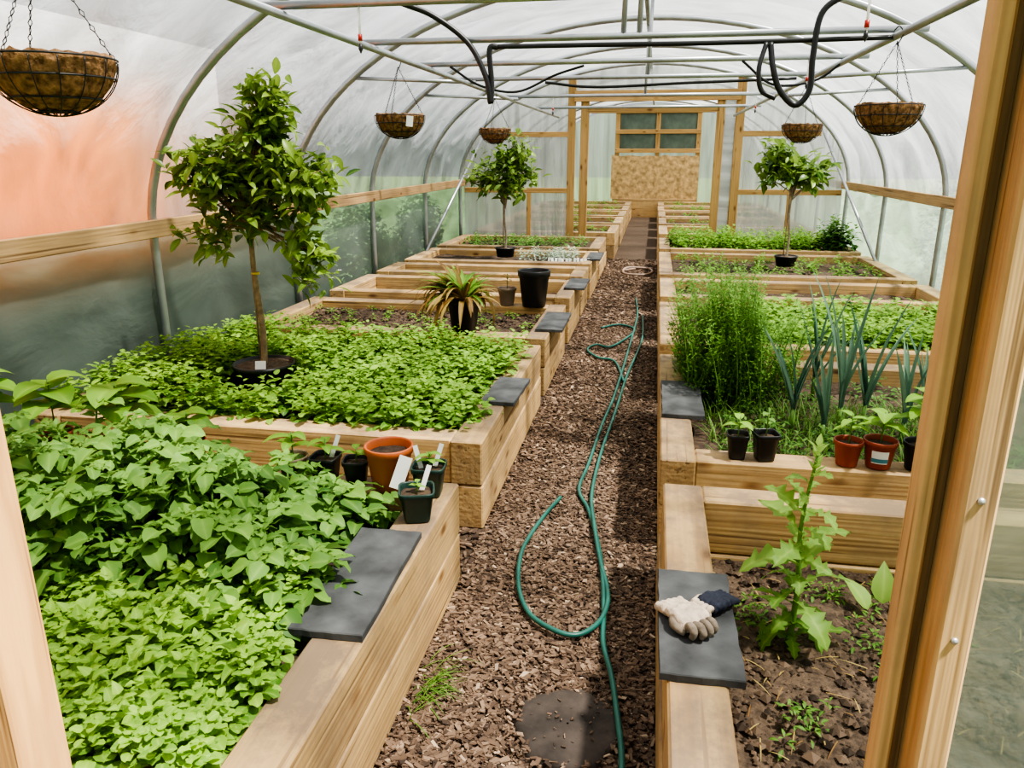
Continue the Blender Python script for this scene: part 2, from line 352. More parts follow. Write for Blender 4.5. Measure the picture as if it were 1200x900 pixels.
for nm,sx in (('wall_left',-1),('wall_right',1)):
    b=MB(); x=CX+sx*(HW+.04); V=[];F=[]
    for j in range(241):
        y=Y0+(Y1-Y0)*j/240
        for i in range(9): V.append((x+.02*noise.noise(Vector((y*1.7,i*.5,sx))),y,-.02+1.22*i/8))
    for j in range(240):
        for i in range(8): q=j*9+i; F.append((q,q+1,q+10,q+9))
    b.add(V,F); obj(nm,b.mesh(nm,[M_BAND]),kind='structure')
# floor
b=MB(); b.add([(-3.2,-1.5,0),(2.9,-1.5,0),(2.9,22.6,0),(-3.2,22.6,0)],[(0,1,2,3)]); obj('floor',b.mesh('floor',[M_FLOOR]),kind='structure')
b=MB(); b.add([(-40,-20,-.03),(40,-20,-.03),(40,60,-.03),(-40,60,-.03)],[(0,1,2,3)]); obj('ground_outside',b.mesh('g',[M_GRASS]),kind='structure')
# near end wall sheets (either side of the doorway)
def endsheet(name,xa,xb,y,mat,n=24,z0=0,pleat=0,cxr=None,ztop=None):
    b=MB(); V=[];F=[]; m=12
    for i in range(n+1):
        x=xa+(xb-xa)*i/n; q=max(0,1-((x-CX)/HW)**2); zt=1.2+1.8*math.sqrt(q)
        if ztop: zt=min(zt,ztop)
        for j in range(m+1):
            z=z0+(zt-z0)*j/m
            dy=pleat*math.sin(math.atan2(z-1.1,(x-cxr) or .01)*60) if pleat else 0
            V.append((x,y+dy,z))
    for i in range(n):
        for j in range(m): q=i*(m+1)+j; F.append((q,q+1,q+m+2,q+m+1))
    b.add(V,F); return obj(name,b.mesh(name,[mat]),kind='structure')
endsheet('wall_front',.395,2.84,.91,M_TWIN)
endsheet('wall_front_left',-3.14,-1.09,.9,M_TWIN)
endsheet('wall_back',-3.14,2.84,22.5,M_PART,60)
# partition
endsheet('wall_partition_left',-3.1,-1.38,12.72,M_PART,160,.0,.014,-1.35)
endsheet('wall_partition_right',1.26,2.8,12.72,M_PART,160,.0,.014,1.2)
endsheet('wall_partition_top',-1.38,1.26,12.74,M_PART,60,2.62)

# hoops
hy=[2.45,4.5,6.5,8.5,10.6,12.62,14.7,16.8,18.9,21]
for y in hy:
    b=MB(); P=[(CX-HW,y,0)]+[(CX-HW,y,.6)]+[(arch(pi*i/40)[0],y,arch(pi*i/40)[1]) for i in range(41)]+[(CX+HW,y,.6),(CX+HW,y,0)]
    tube(b,P,.028,10); obj('tunnel_hoop',b.mesh('hoop',[M_GALV]),label='arched galvanised steel tube hoop holding up polythene',cat='tunnel hoop',group='steel hoops of the polytunnel')
def pipe(name,P,r,mat,label,cat,group=None,n=8):
    b=MB(); tube(b,P,r,n); return obj(name,b.mesh(name,[mat]),label=label,cat=cat,group=group)
pipe('ridge_pole',[(CX,Y0,2.955),(CX,Y1,2.955)],.022,M_GALV,'long galvanised steel ridge pole under roof','steel pole')
for x in (-1.53,1.10):
    pipe('crop_bar',[(x,1.0,2.24),(x,12.5,2.24)],.019,M_GALV,'long galvanised crop bar carrying hanging baskets','steel bar','lengthwise crop bars')
for y in (3.2,4.3,5.4,6.5,8.5,10.6):
    pipe('cross_bar',[(-1.62,y,2.275),(1.25,y,2.275)],.017,M_GALV,'galvanised steel cross bar clamped over crop bars','steel bar','cross bars')
for x,y in ((-.2,4.3),(-.12,4.3),(-.1,6.5),(-.15,8.5)):
    pipe('hanger_tube',[(x,y,2.27),(x+.01,y+.02,2.95)],.014,M_GALV,'short upright steel tube between cross bar and ridge','steel tube','upright hanger tubes')
for s in (-1,1):
    for y in (6.5,8.5):
        xo=CX+s*1.32
        pipe('bracing_tube',[(xo,y-.02,2.25),(CX+s*2.35,y,2.30)],.015,M_GALV,'galvanised tube tying crop bar to hoop','steel tube','tie tubes')
    pipe('diagonal_brace',[(CX+s*2.88,9.9,.3),(CX+s*2.5,12.5,2.1)],.02,M_GALV,'slanting pale steel brace beside partition','steel brace','diagonal braces')
# side rails
for x in (-3.10,2.80):
    bx('side_rail',x-.02,x+.02,1.0,22.4,1.19,1.30,W_RAIL,label='long pine base rail along polythene wall',cat='timber rail',group='side rails')

# ------------------------------------------------------------------ near doorway posts
dp=empty('door_post',(.36,.9,0),'weathered pine door post with dark groove and bolts','door post','entrance posts')
def ch(o,par):
    o.parent=par; o.matrix_parent_inverse=Matrix.Translation(-par.location)
ch(bx('stop_batten',.322,.342,.900,.935,0,2.6,W_POST),dp)
ch(bx('groove_strip',.342,.356,.912,.932,0,2.6,W_GROOVE,bev=.001),dp)
ch(bx('post_body',.356,.394,.86,.93,0,2.6,W_POST),dp)
for z in (1.33,1.15,.9):
    b=MB(); lathe(b,[(.0,0),(.0045,0),(.004,.002),(0,.003)],10); o=obj('bolt',b.mesh('bolt',[M_GALV]),loc=(.374,.86,z),rot=(pi/2,0,0)); ch(o,dp)
dp=empty('door_post',(-1.0,.9,0),'orange-brown knotty pine door post at tunnel entrance','door post','entrance posts')
ch(bx('post_body',-1.08,-.958,.85,.95,0,2.6,W_POSTL),dp)

# ------------------------------------------------------------------ partition door frame
df=empty('door_frame',(0,12.66,0),'pale pine double door frame with braced uprights','door frame')
for x0,x1,z1 in ((-1.40,-1.28,2.86),(-1.2,-1.07,2.5),(.86,.98,2.5),(1.14,1.27,2.86)):
    ch(bx('upright',x0,x1,12.66,12.71,0,z1,W_FRAME),df)
ch(bx('lintel',-1.30,1.2,12.62,12.66,2.47,2.63,W_FRAME),df)
ch(bx('lintel',-1.10,.9,12.66,12.70,2.30,2.41,W_FRAME),df)
ch(bx('panel_sheet',.98,1.14,12.68,12.69,.0,2.5,M_PART,bev=0),df)
for x0,x1 in ((-3.08,-1.38),(1.26,2.78)):
    for z in (1.09,1.95):
        if z>1.5: x0_,x1_=(max(x0,-2.75),min(x1,2.4))
        else: x0_,x1_=x0,x1
        bx('partition_rail',x0_,x1_,12.66,12.70,z,z+.08,W_FRAME,label='horizontal pine rail across polythene partition',cat='timber rail',group='partition rails')
for x in (-2.05,2.0):
    bx('partition_stud',x,x+.07,12.66,12.70,0,1.09,W_FRAME,label='short pine stud below partition rail',cat='timber stud',group='partition studs')

# far end wall
bx('timber_plinth',-1.17,1.10,22.08,22.25,0,.50,W_BED,label='stacked timber plinth beneath strand board',cat='timber plinth')
n=24; V=[];F=[]
for yy in (22.1,22.13):
    for i in range(n+1):
        x=-1.22+2.36*i/n; V.append((x,yy,.50)); V.append((x,yy,1.64+.035*noise.noise(Vector((i*.9,0,3)))+(.03 if i%5==0 else 0)))
m2=2*(n+1)
for i in range(n):
    a=2*i; F+= [(a,a+2,a+3,a+1),(m2+a,m2+a+1,m2+a+3,m2+a+2),(a+1,a+3,m2+a+3,m2+a+1),(a,m2+a,m2+a+2,a+2)]
F+=[(0,1,m2+1,m2),(2*n,m2+2*n,m2+2*n+1,2*n+1)]
b=MB(); b.add(V,F); obj('osb_board',b.mesh('osb',[M_OSB],False),label='large mottled brown strand board with ragged top edge',cat='wooden board')
wf=empty('window_frame',(0,22.4,0),'pine window frame with four grey-green panes','window frame')
for x0,x1 in ((-1.15,-1.03),(-.06,.06),(1.03,1.15)): ch(bx('frame_post',x0,x1,22.34,22.44,0,2.85,W_FRAME),wf)
for z in (1.72,2.22,2.75): ch(bx('frame_rail',-1.15,1.15,22.32,22.42,z,z+.11,W_FRAME),wf)
for x0,x1 in ((-1.05,-.05),(.05,1.05)):
    for z0,z1 in ((1.81,2.22),(2.31,2.75)): ch(bx('pane',x0,x1,22.40,22.41,z0,z1,M_DKWIN,bev=0),wf)

# ------------------------------------------------------------------ outside
b=MB(); b.add(*boxgeo(.1,7.6,2.6)); obj('orange_wall',b.mesh('ow',[M_ORANGE]),loc=(-3.92,2.9,1.27),kind='structure')
bx('dark_fence',-3.44,-3.37,.9,7.0,0,1.16,M_DARK,bev=0,kind='structure')
LF_OUT=leafmat('leaf_outside',(.05,.11,.04),(.20,.32,.12),.25)
for xa,ya,yb,h in ((-3.53,7.1,12.5,1.25),(4.0,1.5,12.5,1.4)):
    b=MB(); n=6000; P=np.stack([xa+R.uniform(-.16,.12,n),R.uniform(ya,yb,n),R.random(n)**.8*h],1); P[:,2]*=.72+.28*np.sin(P[:,1]*2.3)
    L=R.uniform(.06,.13,n); leaves(b,P,R.random(n)*6.28,R.uniform(-.5,1,n),L,L*.6,'ovate',0,.6,.2,R.random(n))
    obj('hedge',b.mesh('hedge',[LF_OUT],True,True),label='leafy green undergrowth outside polythene wall',cat='hedge',kind='stuff')

# ------------------------------------------------------------------ raised beds
T=.15;HB=.44
def soilgrid(x0,x1,y0,y1,z,amp=.03,seed=0):
    nx=max(4,int((x1-x0)/.06)); nyy=max(4,int((y1-y0)/.06)); V=[];F=[]
    for j in range(nyy+1):
        for i in range(nx+1):
            x=x0+(x1-x0)*i/nx;y=y0+(y1-y0)*j/nyy
            V.append((x,y,z+amp*noise.noise(Vector((x*4,y*4,seed)))+amp*.6*noise.noise(Vector((x*13,y*13,seed)))))
    for j in range(nyy):
        for i in range(nx): q=j*(nx+1)+i; F.append((q,q+1,q+nx+2,q+nx+1))
    b=MB(); b.add(V,F); return b
def bed(x0,x1,y0,y1,soilz,label,mat=M_SOIL,far=False):
    e=empty('raised_bed',((x0+x1)/2,(y0+y1)/2,0),label,'raised bed','timber raised beds')
    h=HB/2
    for l in range(2):
        z0=l*h; z1=z0+h-.004; j=random.uniform(-.008,.008); wm=W_BED
        k=random.uniform(-.008,.008)
        ch(bx('sleeper',x0+j,x0+T+j,y0,y1,z0,z1,wm,bev=.007),e); ch(bx('sleeper',x1-T-k,x1-k,y0,y1,z0,z1,wm,bev=.007),e)
        ch(bx('sleeper',x0+T+j,x1-T-k,y0-j+.002,y0+T-j,z0,z1,wm,bev=.007),e); ch(bx('sleeper',x0+T+j,x1-T-k,y1-T+j,y1+j-.002,z0,z1,wm,bev=.007),e)
    b=soilgrid(x0+T-.01,x1-T+.01,y0+T-.01,y1-T+.01,soilz,.03,x0+y0); o=obj('soil',b.mesh('soil',[mat])); ch(o,e)
    return e
LX0,LX1,RX0,RX1=-3.05,-.72,.09,2.75
LB=[(1.05,2.75,.36),(3.2,5.1,.34),(5.3,6.6,.36),(6.95,8.0,.30),(8.25,9.0,.32),(9.25,10.5,.36),(10.8,12.4,.36)]
RB=[(1.0,2.9,.20),(3.15,5.0,.34),(5.3,6.9,.36),(7.2,8.3,.33),(8.6,10.6,.36),(11.0,12.4,.36)]
ll=['timber raised bed full of potato and leafy greens','timber raised bed covered by bright green seedlings','timber raised bed of dark bare soil','timber raised bed with sunken soil','narrow timber raised bed with sunken soil','timber raised bed holding a small citrus tree','timber raised bed with dark soil by partition']
rl=['timber raised bed with dry soil and bolting lettuce','timber raised bed with tall herb and leeks','timber raised bed with low green leaves','timber raised bed with sunken dark soil','timber raised bed holding a small citrus tree','timber raised bed of leafy greens by partition']
for (a,c,s),l in zip(LB,ll): bed(LX0,LX1,a,c,s,l)
for (a,c,s),l in zip(RB,rl): bed(RX0,RX1,a,c,s,l,M_SOILD if a<2 else M_SOIL)
for i in range(5):
    a=13.1+i*1.85
    bed(LX0,-.62,a,a+1.5,.36,'timber raised bed beyond the partition door'); bed(.09,RX1,a,a+1.5,.36,'timber raised bed beyond the partition door')

# slates
def slate(x0,x1,y0,y1,label,rz=0):
    b=MB(); n=10; sx,sy=x1-x0,y1-y0; out_=[]
    for e in range(4):
        for i in range(n):
            t=i/n-.5
            px,py=[(t,-.5),(.5,t),(-t,.5),(-.5,-t)][e]
            out_.append((px*sx+random.uniform(-.0022,.0022),py*sy+random.uniform(-.0022,.0022)))
    m=len(out_); V=[(x,y,-.011) for x,y in out_]+[(x,y,.008) for x,y in out_]+[(x*.985,y*.99,.011) for x,y in out_]
    F=[(i,(i+1)%m,m+(i+1)%m,m+i) for i in range(m)]+[(m+i,m+(i+1)%m,2*m+(i+1)%m,2*m+i) for i in range(m)]+[tuple(range(2*m,3*m)),tuple(range(m))[::-1]]
    b.add(V,F)
    return obj('slate_tile',b.mesh('slate',[M_SLATE],False),loc=((x0+x1)/2,(y0+y1)/2,HB+.009),rot=(0,0,rz),label=label,cat='slate tile',group='slate tiles on bed edges')
slate(-.935,-.72,1.68,2.28,'large dark grey slate on timber bed edge',.02)
slate(-.84,-.66,3.74,4.2,'dark grey slate on timber bed edge',-.03)
slate(-.82,-.62,5.5,6.15,'dark grey slate on timber bed edge')
slate(-.82,-.62,7.35,7.95,'dark grey slate on timber bed edge')
slate(-.80,-.62,9.5,10.2,'dark grey slate on timber bed edge')
slate(.07,.28,1.67,2.18,'dark slate with work gloves on it',.01)
slate(.09,.30,3.70,4.30,'dark grey slate beside tall herb')

# ------------------------------------------------------------------ wood chips
def chips(n,x0,x1,y0,y1,smin,smax,z0=.0,zs=.02,P=None):
    if P is None: P=np.stack([R.uniform(x0,x1,n),R.uniform(y0,y1,n),z0+R.random(n)*zs],1)
    L=smin+(smax-smin)*R.random(n)**1.8; W=L*R.uniform(.22,.6,n); H=L*R.uniform(.06,.18,n)
    base=np.array([(-1,-.7,-1),(1,-1,-1),(.8,1,-1),(-.9,.8,-1),(-.8,-.9,1),(1,-.6,1),(.7,1,1),(-1,.6,1)])/2
    V=base[None]*np.stack([L,W,H],1)[:,None,:]*(1+.35*(R.random((n,8,3))-.5))
    q=R.random(n)*6.28; t=(R.random(n)-.5)*.7
    x,y,z=V[...,0],V[...,1],V[...,2]; ct,st=np.cos(t)[:,None],np.sin(t)[:,None]
    x,z=x*ct-z*st,x*st+z*ct; cq,sq=np.cos(q)[:,None],np.sin(q)[:,None]
    V=np.stack([x*cq-y*sq,x*sq+y*cq,z],-1)+P[:,None]
    F=np.array([(0,3,2,1),(4,5,6,7),(0,1,5,4),(1,2,6,5),(2,3,7,6),(3,0,4,7)]); F=(F[None]+(np.arange(n)*8)[:,None,None]).reshape(-1,4)
    b=MB(); b.add(V.reshape(-1,3),F,0,np.repeat(np.clip(R.normal(.45,.25,n),0,1),8))
    return b
b=chips(42000,LX1+.01,RX0-.01,1.0,4.0,.006,.040,zs=.016)
b2=chips(20000,LX1+.01,RX0-.01,4.0,8.0,.012,.045,zs=.016)
b3=chips(6000,LX1+.01,RX0-.01,8.0,13.0,.03,.06)
b4=chips(1500,-3.0,LX1,2.76,3.19,.02,.06); b5=chips(1500,RX0,2.7,2.91,3.14,.02,.06)
nq=200; q=R.random(nq)*6.28; r_=.165*(.88+.33*R.random(nq)); b6=chips(nq,0,0,0,0,.008,.030,P=np.stack([-.18+r_*np.cos(q),1.95+r_*np.sin(q),np.full(nq,.030)],1))
b7=chips(45,0,0,0,0,.006,.018,P=np.stack([R.normal(-.18,.09,45),R.normal(1.95,.09,45),np.full(45,.036)],1))
for q in (b2,b3,b4,b5,b6,b7): b.add(q.v[0],[list(f) for f in q.f],0,q.tone[0])
obj('wood_chips',b.mesh('chips',[M_CHIP],False,True),label='brown bark chippings covering the path',cat='wood chips',kind='stuff')
# clods in open soil
def clods(n,x0,x1,y0,y1,z,s0,s1,label):
    b=MB(); iv=np.array([(1,0,0),(-1,0,0),(0,1,0),(0,-1,0),(0,0,1),(0,0,-1)],float); fi=np.array([(0,2,4),(2,1,4),(1,3,4),(3,0,4),(2,0,5),(1,2,5),(3,1,5),(0,3,5)])
    s=s0+(s1-s0)*R.random(n)**2.5; V=iv[None]*s[:,None,None]*(1+.6*(R.random((n,6,3))-.5))
    a=R.random(n)*6.28; c_,s_=np.cos(a)[:,None],np.sin(a)[:,None]; V=np.stack([V[...,0]*c_-V[...,1]*s_,V[...,0]*s_+V[...,1]*c_,V[...,2]*.7],-1)
    V+=np.stack([R.uniform(x0,x1,n),R.uniform(y0,y1,n),np.full(n,z)],1)[:,None]
    b.add(V.reshape(-1,3),(fi[None]+(np.arange(n)*6)[:,None,None]).reshape(-1,3),0,np.repeat(R.random(n),6))
    obj('soil_clods',b.mesh('clods',[M_CLOD],False,True),label=label,cat='soil clods',kind='stuff')
clods(7000,.25,2.55,1.17,2.73,.205,.003,.020,'crumbly dry brown soil lumps')
clods(2500,-2.9,-.9,5.46,6.44,.37,.006,.025,'crumbly dark soil lumps')
b=MB(); n=260
leaves(b,np.stack([R.uniform(.27,1.6,n),R.uniform(1.2,2.7,n),R.uniform(.212,.222,n)],1),R.random(n)*6.28,R.uniform(-.1,.2,n),R.uniform(.02,.09,n),.004,'strap',0,R.uniform(.1,.8,n),.1,R.random(n))
obj('straw_bits',b.mesh('straw',[LF_DRY],True,True),label='dry straw and dead leaf scraps on soil',cat='straw',kind='stuff')

# stepping stone
b=MB(); rr=[.165*(1+.16*noise.noise(Vector((math.cos(q)*1.8,math.sin(q)*1.8,3)))) for q in [2*pi*i/36 for i in range(36)]]
V=[(rr[i]*k*math.cos(2*pi*i/36),rr[i]*k*1.02*math.sin(2*pi*i/36),z+.007*noise.noise(Vector((rr[i]*k*math.cos(2*pi*i/36)*16,rr[i]*k*math.sin(2*pi*i/36)*16,0)))) for k,z in ((1.0,0),(.99,.020),(.93,.030),(.8,.032),(.6,.031),(.4,.032),(.2,.031),(0.02,.032)) for i in range(36)]
F=[(k*36+i,k*36+(i+1)%36,(k+1)*36+(i+1)%36,(k+1)*36+i) for k in range(7) for i in range(36)]
b.add(V,F); obj('stepping_stone',b.mesh('stone',[M_STONE]),loc=(-.18,1.95,.0),label='round dark stepping stone sunk in chippings',cat='stepping stone')

# ------------------------------------------------------------------ hose
A=[(0.0,1.5),(-.01,1.81),(-.03,1.98),(-.06,2.18),(-.10,2.38),(-.11,2.57),(-.13,2.81),(-.17,3.10),(-.24,3.43),(-.31,3.67),(-.29,4.02),(-.26,4.67),(-.22,5.22),(-.19,5.90),(-.15,7.07),(-.12,8.28),(-.16,9.3)]
B=[(-.39,3.53),(-.44,3.35),(-.48,3.12),(-.49,2.92),(-.46,2.69),(-.39,2.51),(-.29,2.41),(-.20,2.40),(-.13,2.48),(-.10,2.60),(-.11,2.75),(-.15,2.95),(-.20,3.26),(-.24,3.63),(-.23,4.23),(-.19,4.86),(-.14,5.90),(-.05,7.09),(-.06,8.2)]
C=[(-.16,5.7),(-.26,6.28),(-.41,6.39),(-.52,6.64),(-.46,6.85),(-.32,6.8),(-.16,7.3),(-.14,7.6),(-.3,7.75),(-.46,7.57)]
b=MB()
tube(b,[(x,y,z) for x,y,z in catmull([(x,y,.046 if y<2.3 else .030) for x,y in A],8)],.0098,8)
tube(b,catmull([(x,y,.034 if i%3 else .042) for i,(x,y) in enumerate(B)],8),.0098,8)
tube(b,catmull([(x,y,.030) for x,y in C],8),.0098,8)
obj('garden_hose',b.mesh('hose',[M_HOSE]),label='long dark green hose snaking along chip path',cat='garden hose')
b=MB(); tube(b,catmull([(-.40,11.6,.03),(-.1,11.9,.03),(.02,11.5,.04),(-.1,11.2,.03),(-.38,11.3,.03),(-.35,11.75,.05),(0.02,11.8,.04)],8),.016,8)
obj('coiled_pipe',b.mesh('pipe',[M_HOSER]),label='coiled pale beige pipe lying on path',cat='pipe')

# black irrigation pipes overhead
pipe('irrigation_pipe',catmull([(-1.50,4.1,2.52),(-1.35,4.2,2.45),(-1.19,4.25,2.39),(-1.01,4.27,2.26),(-.91,4.25,2.09),(-.885,4.25,1.96),(-.88,4.26,2.06),(-.89,4.26,2.22),(-.85,4.27,2.235)],8),.015,M_BLKPIPE,'black irrigation pipe drooping from cross bar','irrigation pipe','overhead irrigation pipes')
pipe('irrigation_pipe',catmull([(-.89,4.27,2.235),(-.3,4.265,2.232),(.3,4.265,2.228),(1.1,4.27,2.235)],6),.012,M_BLKPIPE,'black irrigation pipe strapped under cross bar','irrigation pipe','overhead irrigation pipes')
pipe('irrigation_pipe',catmull([(.52,4.25,2.22),(.54,4.22,2.1),(.58,4.22,2.0),(.66,4.22,1.93),(.72,4.22,2.0),(.72,4.22,2.15),(.74,4.22,2.34),(.84,4.22,2.42),(1.0,4.24,2.5)],8),.015,M_BLKPIPE,'black irrigation pipe hanging in a loop','irrigation pipe','overhead irrigation pipes')
pipe('irrigation_pipe',catmull([(.50,4.24,2.22),(.47,4.2,2.1),(.49,4.2,2.0),(.56,4.2,1.96)],8),.012,M_BLKPIPE,'black pipe end looped below bar','irrigation pipe','overhead irrigation pipes')
pipe('irrigation_pipe',catmull([(-.9,6.45,2.24),(-.5,6.45,2.20),(.2,6.45,2.22),(1.0,6.45,2.24)],8),.011,M_BLKPIPE,'black irrigation pipe strapped under cross bar','irrigation pipe','overhead irrigation pipes')
pipe('irrigation_pipe',catmull([(-1.4,5.4,2.26),(-1.2,5.42,2.14),(-.95,5.45,2.1),(-.7,5.46,2.2),(-.5,5.4,2.25)],8),.008,M_BLKPIPE,'thin black feed tube looping between bars','irrigation pipe','overhead irrigation pipes')
pipe('irrigation_pipe',catmull([(.5,5.4,2.26),(.7,5.42,2.12),(.95,5.45,2.14),(1.1,5.4,2.24)],8),.008,M_BLKPIPE,'thin black feed tube looping between bars','irrigation pipe','overhead irrigation pipes')
for x,y in ((-1.2,3.2),(.72,3.2),(-1.15,5.4),(.9,5.4),(-1.1,8.5),(.95,8.5)):
    e=empty('sprinkler',(x,y,2.26),'small white drip sprinkler with red cap hanging from bar','sprinkler','hanging sprinklers')
    b=MB(); tube(b,[(0,0,0),(0,0,-.14)],.005,6); o=obj('feed_tube',b.mesh('t',[M_WHITE]),e)
    b=MB(); lathe(b,[(0,0),(.009,0),(.009,-.025),(0,-.025)],10); obj('cap',b.mesh('c',[M_REDCAP]),e,(0,0,-.10))
    b=MB(); lathe(b,[(0,0),(.006,0),(.010,-.02),(0,-.04)],10); obj('nozzle',b.mesh('n',[M_BLK]),e,(0,0,-.135))

# ------------------------------------------------------------------ hanging baskets
def basket(x,y,zr,tagged=False,first=[None]):
    top=2.225
    lab='coir-lined wire hanging basket on three chains' if not tagged else 'coir-lined wire hanging basket with white tag'
    e=empty('hanging_basket',(x,y,zr),lab,'hanging basket','hanging baskets')
    if first[0] is None:
        prof=[(.150*math.cos(t),-.130*math.sin(t)) for t in np.linspace(0,pi/2-.02,16)]
        inner=[(r*.9,z*.85+.006) for r,z in prof][::-1]
        b=MB(); lathe(b,[(r,z) for r,z in inner]+[(.142,.012)]+[(r*.97,z*.97) for r,z in prof],64); ml=b.mesh('liner',[M_COIR])
        for v in ml.vertices:
            k=noise.noise(Vector(v.co)*35)*.006+noise.noise(Vector(v.co)*120)*.004; d=Vector(v.co); d=d.normalized() if d.length>0 else Vector((0,0,1)); v.co+=d*k
            if v.co.z>-.004: v.co.z+=.008*noise.noise(Vector(v.co)*60)
        b=MB()
        for t in (0,.35,.8,1.25):
            r,z=.153*math.cos(t),-.133*math.sin(t)+.003
            tube(b,[(r*math.cos(q),r*math.sin(q),z) for q in [2*pi*i/32 for i in range(33)]],.0026,5,cap=False)
        for k in range(16):
            q=2*pi*k/16; tube(b,[(r*1.03*math.cos(q),r*1.03*math.sin(q),z*1.03) for r,z in prof],.0018,4)
        mw=b.mesh('frame',[M_BLK]); first[0]=(ml,mw)
    ml,mw=first[0]
    obj('coir_liner',ml,e); obj('wire_frame',mw,e)
    H=top-zr
    for k in range(3):
        b=MB()
        q=2*pi*k/3+.5; p0=np.array((.148*math.cos(q),.148*math.sin(q),0)); p1=np.array((0,0,H-.03)); n=16
        for i in range(n):
            a=p0+(p1-p0)*i/n; c=p0+(p1-p0)*(i+1.25)/n; m=(a+c)/2; s=np.array((math.cos(q+pi/2),math.sin(q+pi/2),0))*.005 if i%2 else np.cross((p1-p0)/np.linalg.norm(p1-p0),np.array((math.cos(q+pi/2),math.sin(q+pi/2),0)))*.005
            tube(b,[a,m+s,c],.0013,4,cap=False); tube(b,[a,m-s,c],.0013,4,cap=False)
        obj('chain',b.mesh('chain',[M_BLK]),e)
    b=MB(); tube(b,catmull([(0,0,H-.04),(.012,0,H-.02),(.02,0,H+.01),(.0,0,H+.038),(-.02,0,H+.02)],4),.003,5); obj('hook',b.mesh('hook',[M_BLK]),e)
    if tagged:
        b=MB(); b.add(*boxgeo(.04,.002,.06)); obj('plant_tag',b.mesh('tag',[M_WHITE],False),e,(.10,-.125,-.035),(.1,.1,.5))
for x,y,z,t in ((-1.51,1.84,1.925,0),(-1.56,4.77,1.92,1),(-1.53,7.54,1.92,0),(1.07,4.12,1.915,0),(1.10,6.6,1.91,0)): basket(x,y,z,t)

# ------------------------------------------------------------------ pots
def pot(name,x,y,z,r,h,mat,label,cat='plant pot',square=False,label_tags=0,group=None,rot=0,soil=True,tagw=.018):
    e=empty(name,(x,y,z),label,cat,group,(0,0,rot))
    b=MB()
    prof=[(0,0.001),(r*.72,0),(r*.74,.004),(r*.95,h*.82),(r*.97,h*.83),(r*1.03,h*.84),(r*1.05,h*.99),(r*1.03,h),(r*.96,h),(r*.93,h*.97),(r*.88,h*.72),(r*.7,.01),(0,.01)]
    lathe(b,prof,28,square=square); obj('pot_body',b.mesh('pot',[mat]),e)
    if soil:
        b=MB(); lathe(b,[(r*.93,h*.8),(r*.6,h*.84),(r*.2,h*.86),(0,h*.86)],24,square=square); m=b.mesh('soil',[M_SOIL])
        for v in m.vertices: v.co.z+=.004*noise.noise(v.co*80)
        obj('soil',m,e)
    for i in range(label_tags):
        b=MB(); v,f=boxgeo(tagw,.0015,.11,(0,0,.055),0); b.add(v,f)
        obj('plant_tag',b.mesh('tag',[M_WHITE],False),e,(r*.4*math.cos(i*2.2+1),r*.4*math.sin(i*2.2+1),h*.7),(-.35+.1*i,.25*math.cos(i*3),.3*i-rot))
    return e
def plant_in(e,h,build,mats):
    b=MB(); build(b); obj('foliage',b.mesh('foliage',mats,True,True),e,(0,0,h))
def seedling(n=5,L=.07,H=.09,asp=.5,t=.6):
    def g(b):
        tube(b,[(0,0,-.02),(.004,.0,H)],.003,5,1)
        for i in range(n):
            q=i*2.4+R.random(); z=H*(.45+.55*i/n)
            leaves(b,[(0,0,z)],q,.45,L*(.8+.4*R.random()),L*asp,'round',0,1.1,.2,t+R.random()*.3)
    return g
LM=[LF_MID,M_STEM]; LP=[LF_POT,M_STEM]
p=pot('plant_pot',-.97,2.665,HB,.092,.175,M_TERRA,'large terracotta plastic pot with white label on edge',soil=True)
b=MB(); b.add(*boxgeo(.05,.002,.13)); obj('pot_label',b.mesh('tag',[M_WHITE],False),p,(.075,-.088,.10),(-.2,.35,.2),label='white card label')
p=pot('plant_pot',-.785,2.42,HB,.062,.115,M_GRNP,'dark green square pot with white tag on bed corner',square=True,label_tags=1,rot=.3); plant_in(p,.095,seedling(4,.04,.05),LM)
p=pot('plant_pot',-.80,2.63,HB,.062,.12,M_GRNP,'dark green square pot holding white tags',square=True,label_tags=2,rot=.1); plant_in(p,.09,seedling(6,.06,.08),LM)
p=pot('plant_pot',-1.24,2.67,HB,.055,.11,M_BLK,'square black pot beside terracotta pot',square=True,label_tags=1); plant_in(p,.09,seedling(5,.08,.09),LM)
p=pot('plant_pot',-1.115,2.68,HB,.05,.10,M_BLK,'small black pot on timber edge',square=True,rot=.2); plant_in(p,.08,seedling(4,.06,.07),LM)
p=pot('plant_pot',-1.38,2.67,HB,.06,.10,M_GREYP,'grey round pot among potato leaves',label_tags=0); plant_in(p,.08,seedling(6,.10,.12),LM)
for x,t in ((-2.46,1),(-1.84,0),(-2.15,1),(-2.80,1)):
    p=pot('plant_pot',x,2.68,HB,.068,.13,M_RED,'red-brown pot with young squash plant'); plant_in(p,.11,seedling(9,.17 if t else .12,.25 if t else .14,.8,.45),LM)
g='small pots along timber edge'
p=pot('plant_pot',.405,3.225,HB,.045,.11,M_BLK,'square black pot with broad seedling leaves',square=True,group=g); plant_in(p,.085,seedling(4,.09,.10,.45,.8),LM)
p=pot('plant_pot',.52,3.225,HB,.05,.12,M_BLK,'tall square black pot of leafy seedling',square=True,group=g,rot=.2); plant_in(p,.1,seedling(5,.05,.12,.6,.5),LP)
p=pot('plant_pot',.855,3.225,HB,.058,.11,M_RED,'red-brown pot with green seedlings',group=g); plant_in(p,.085,seedling(7,.09,.14,.4,.6),LM)
p=pot('plant_pot',.98,3.225,HB,.066,.12,M_RED,'red-brown pot with printed white and blue label',group=g); plant_in(p,.1,seedling(8,.12,.14,.5,.7),LM)
b=MB(); V=[];F=[]
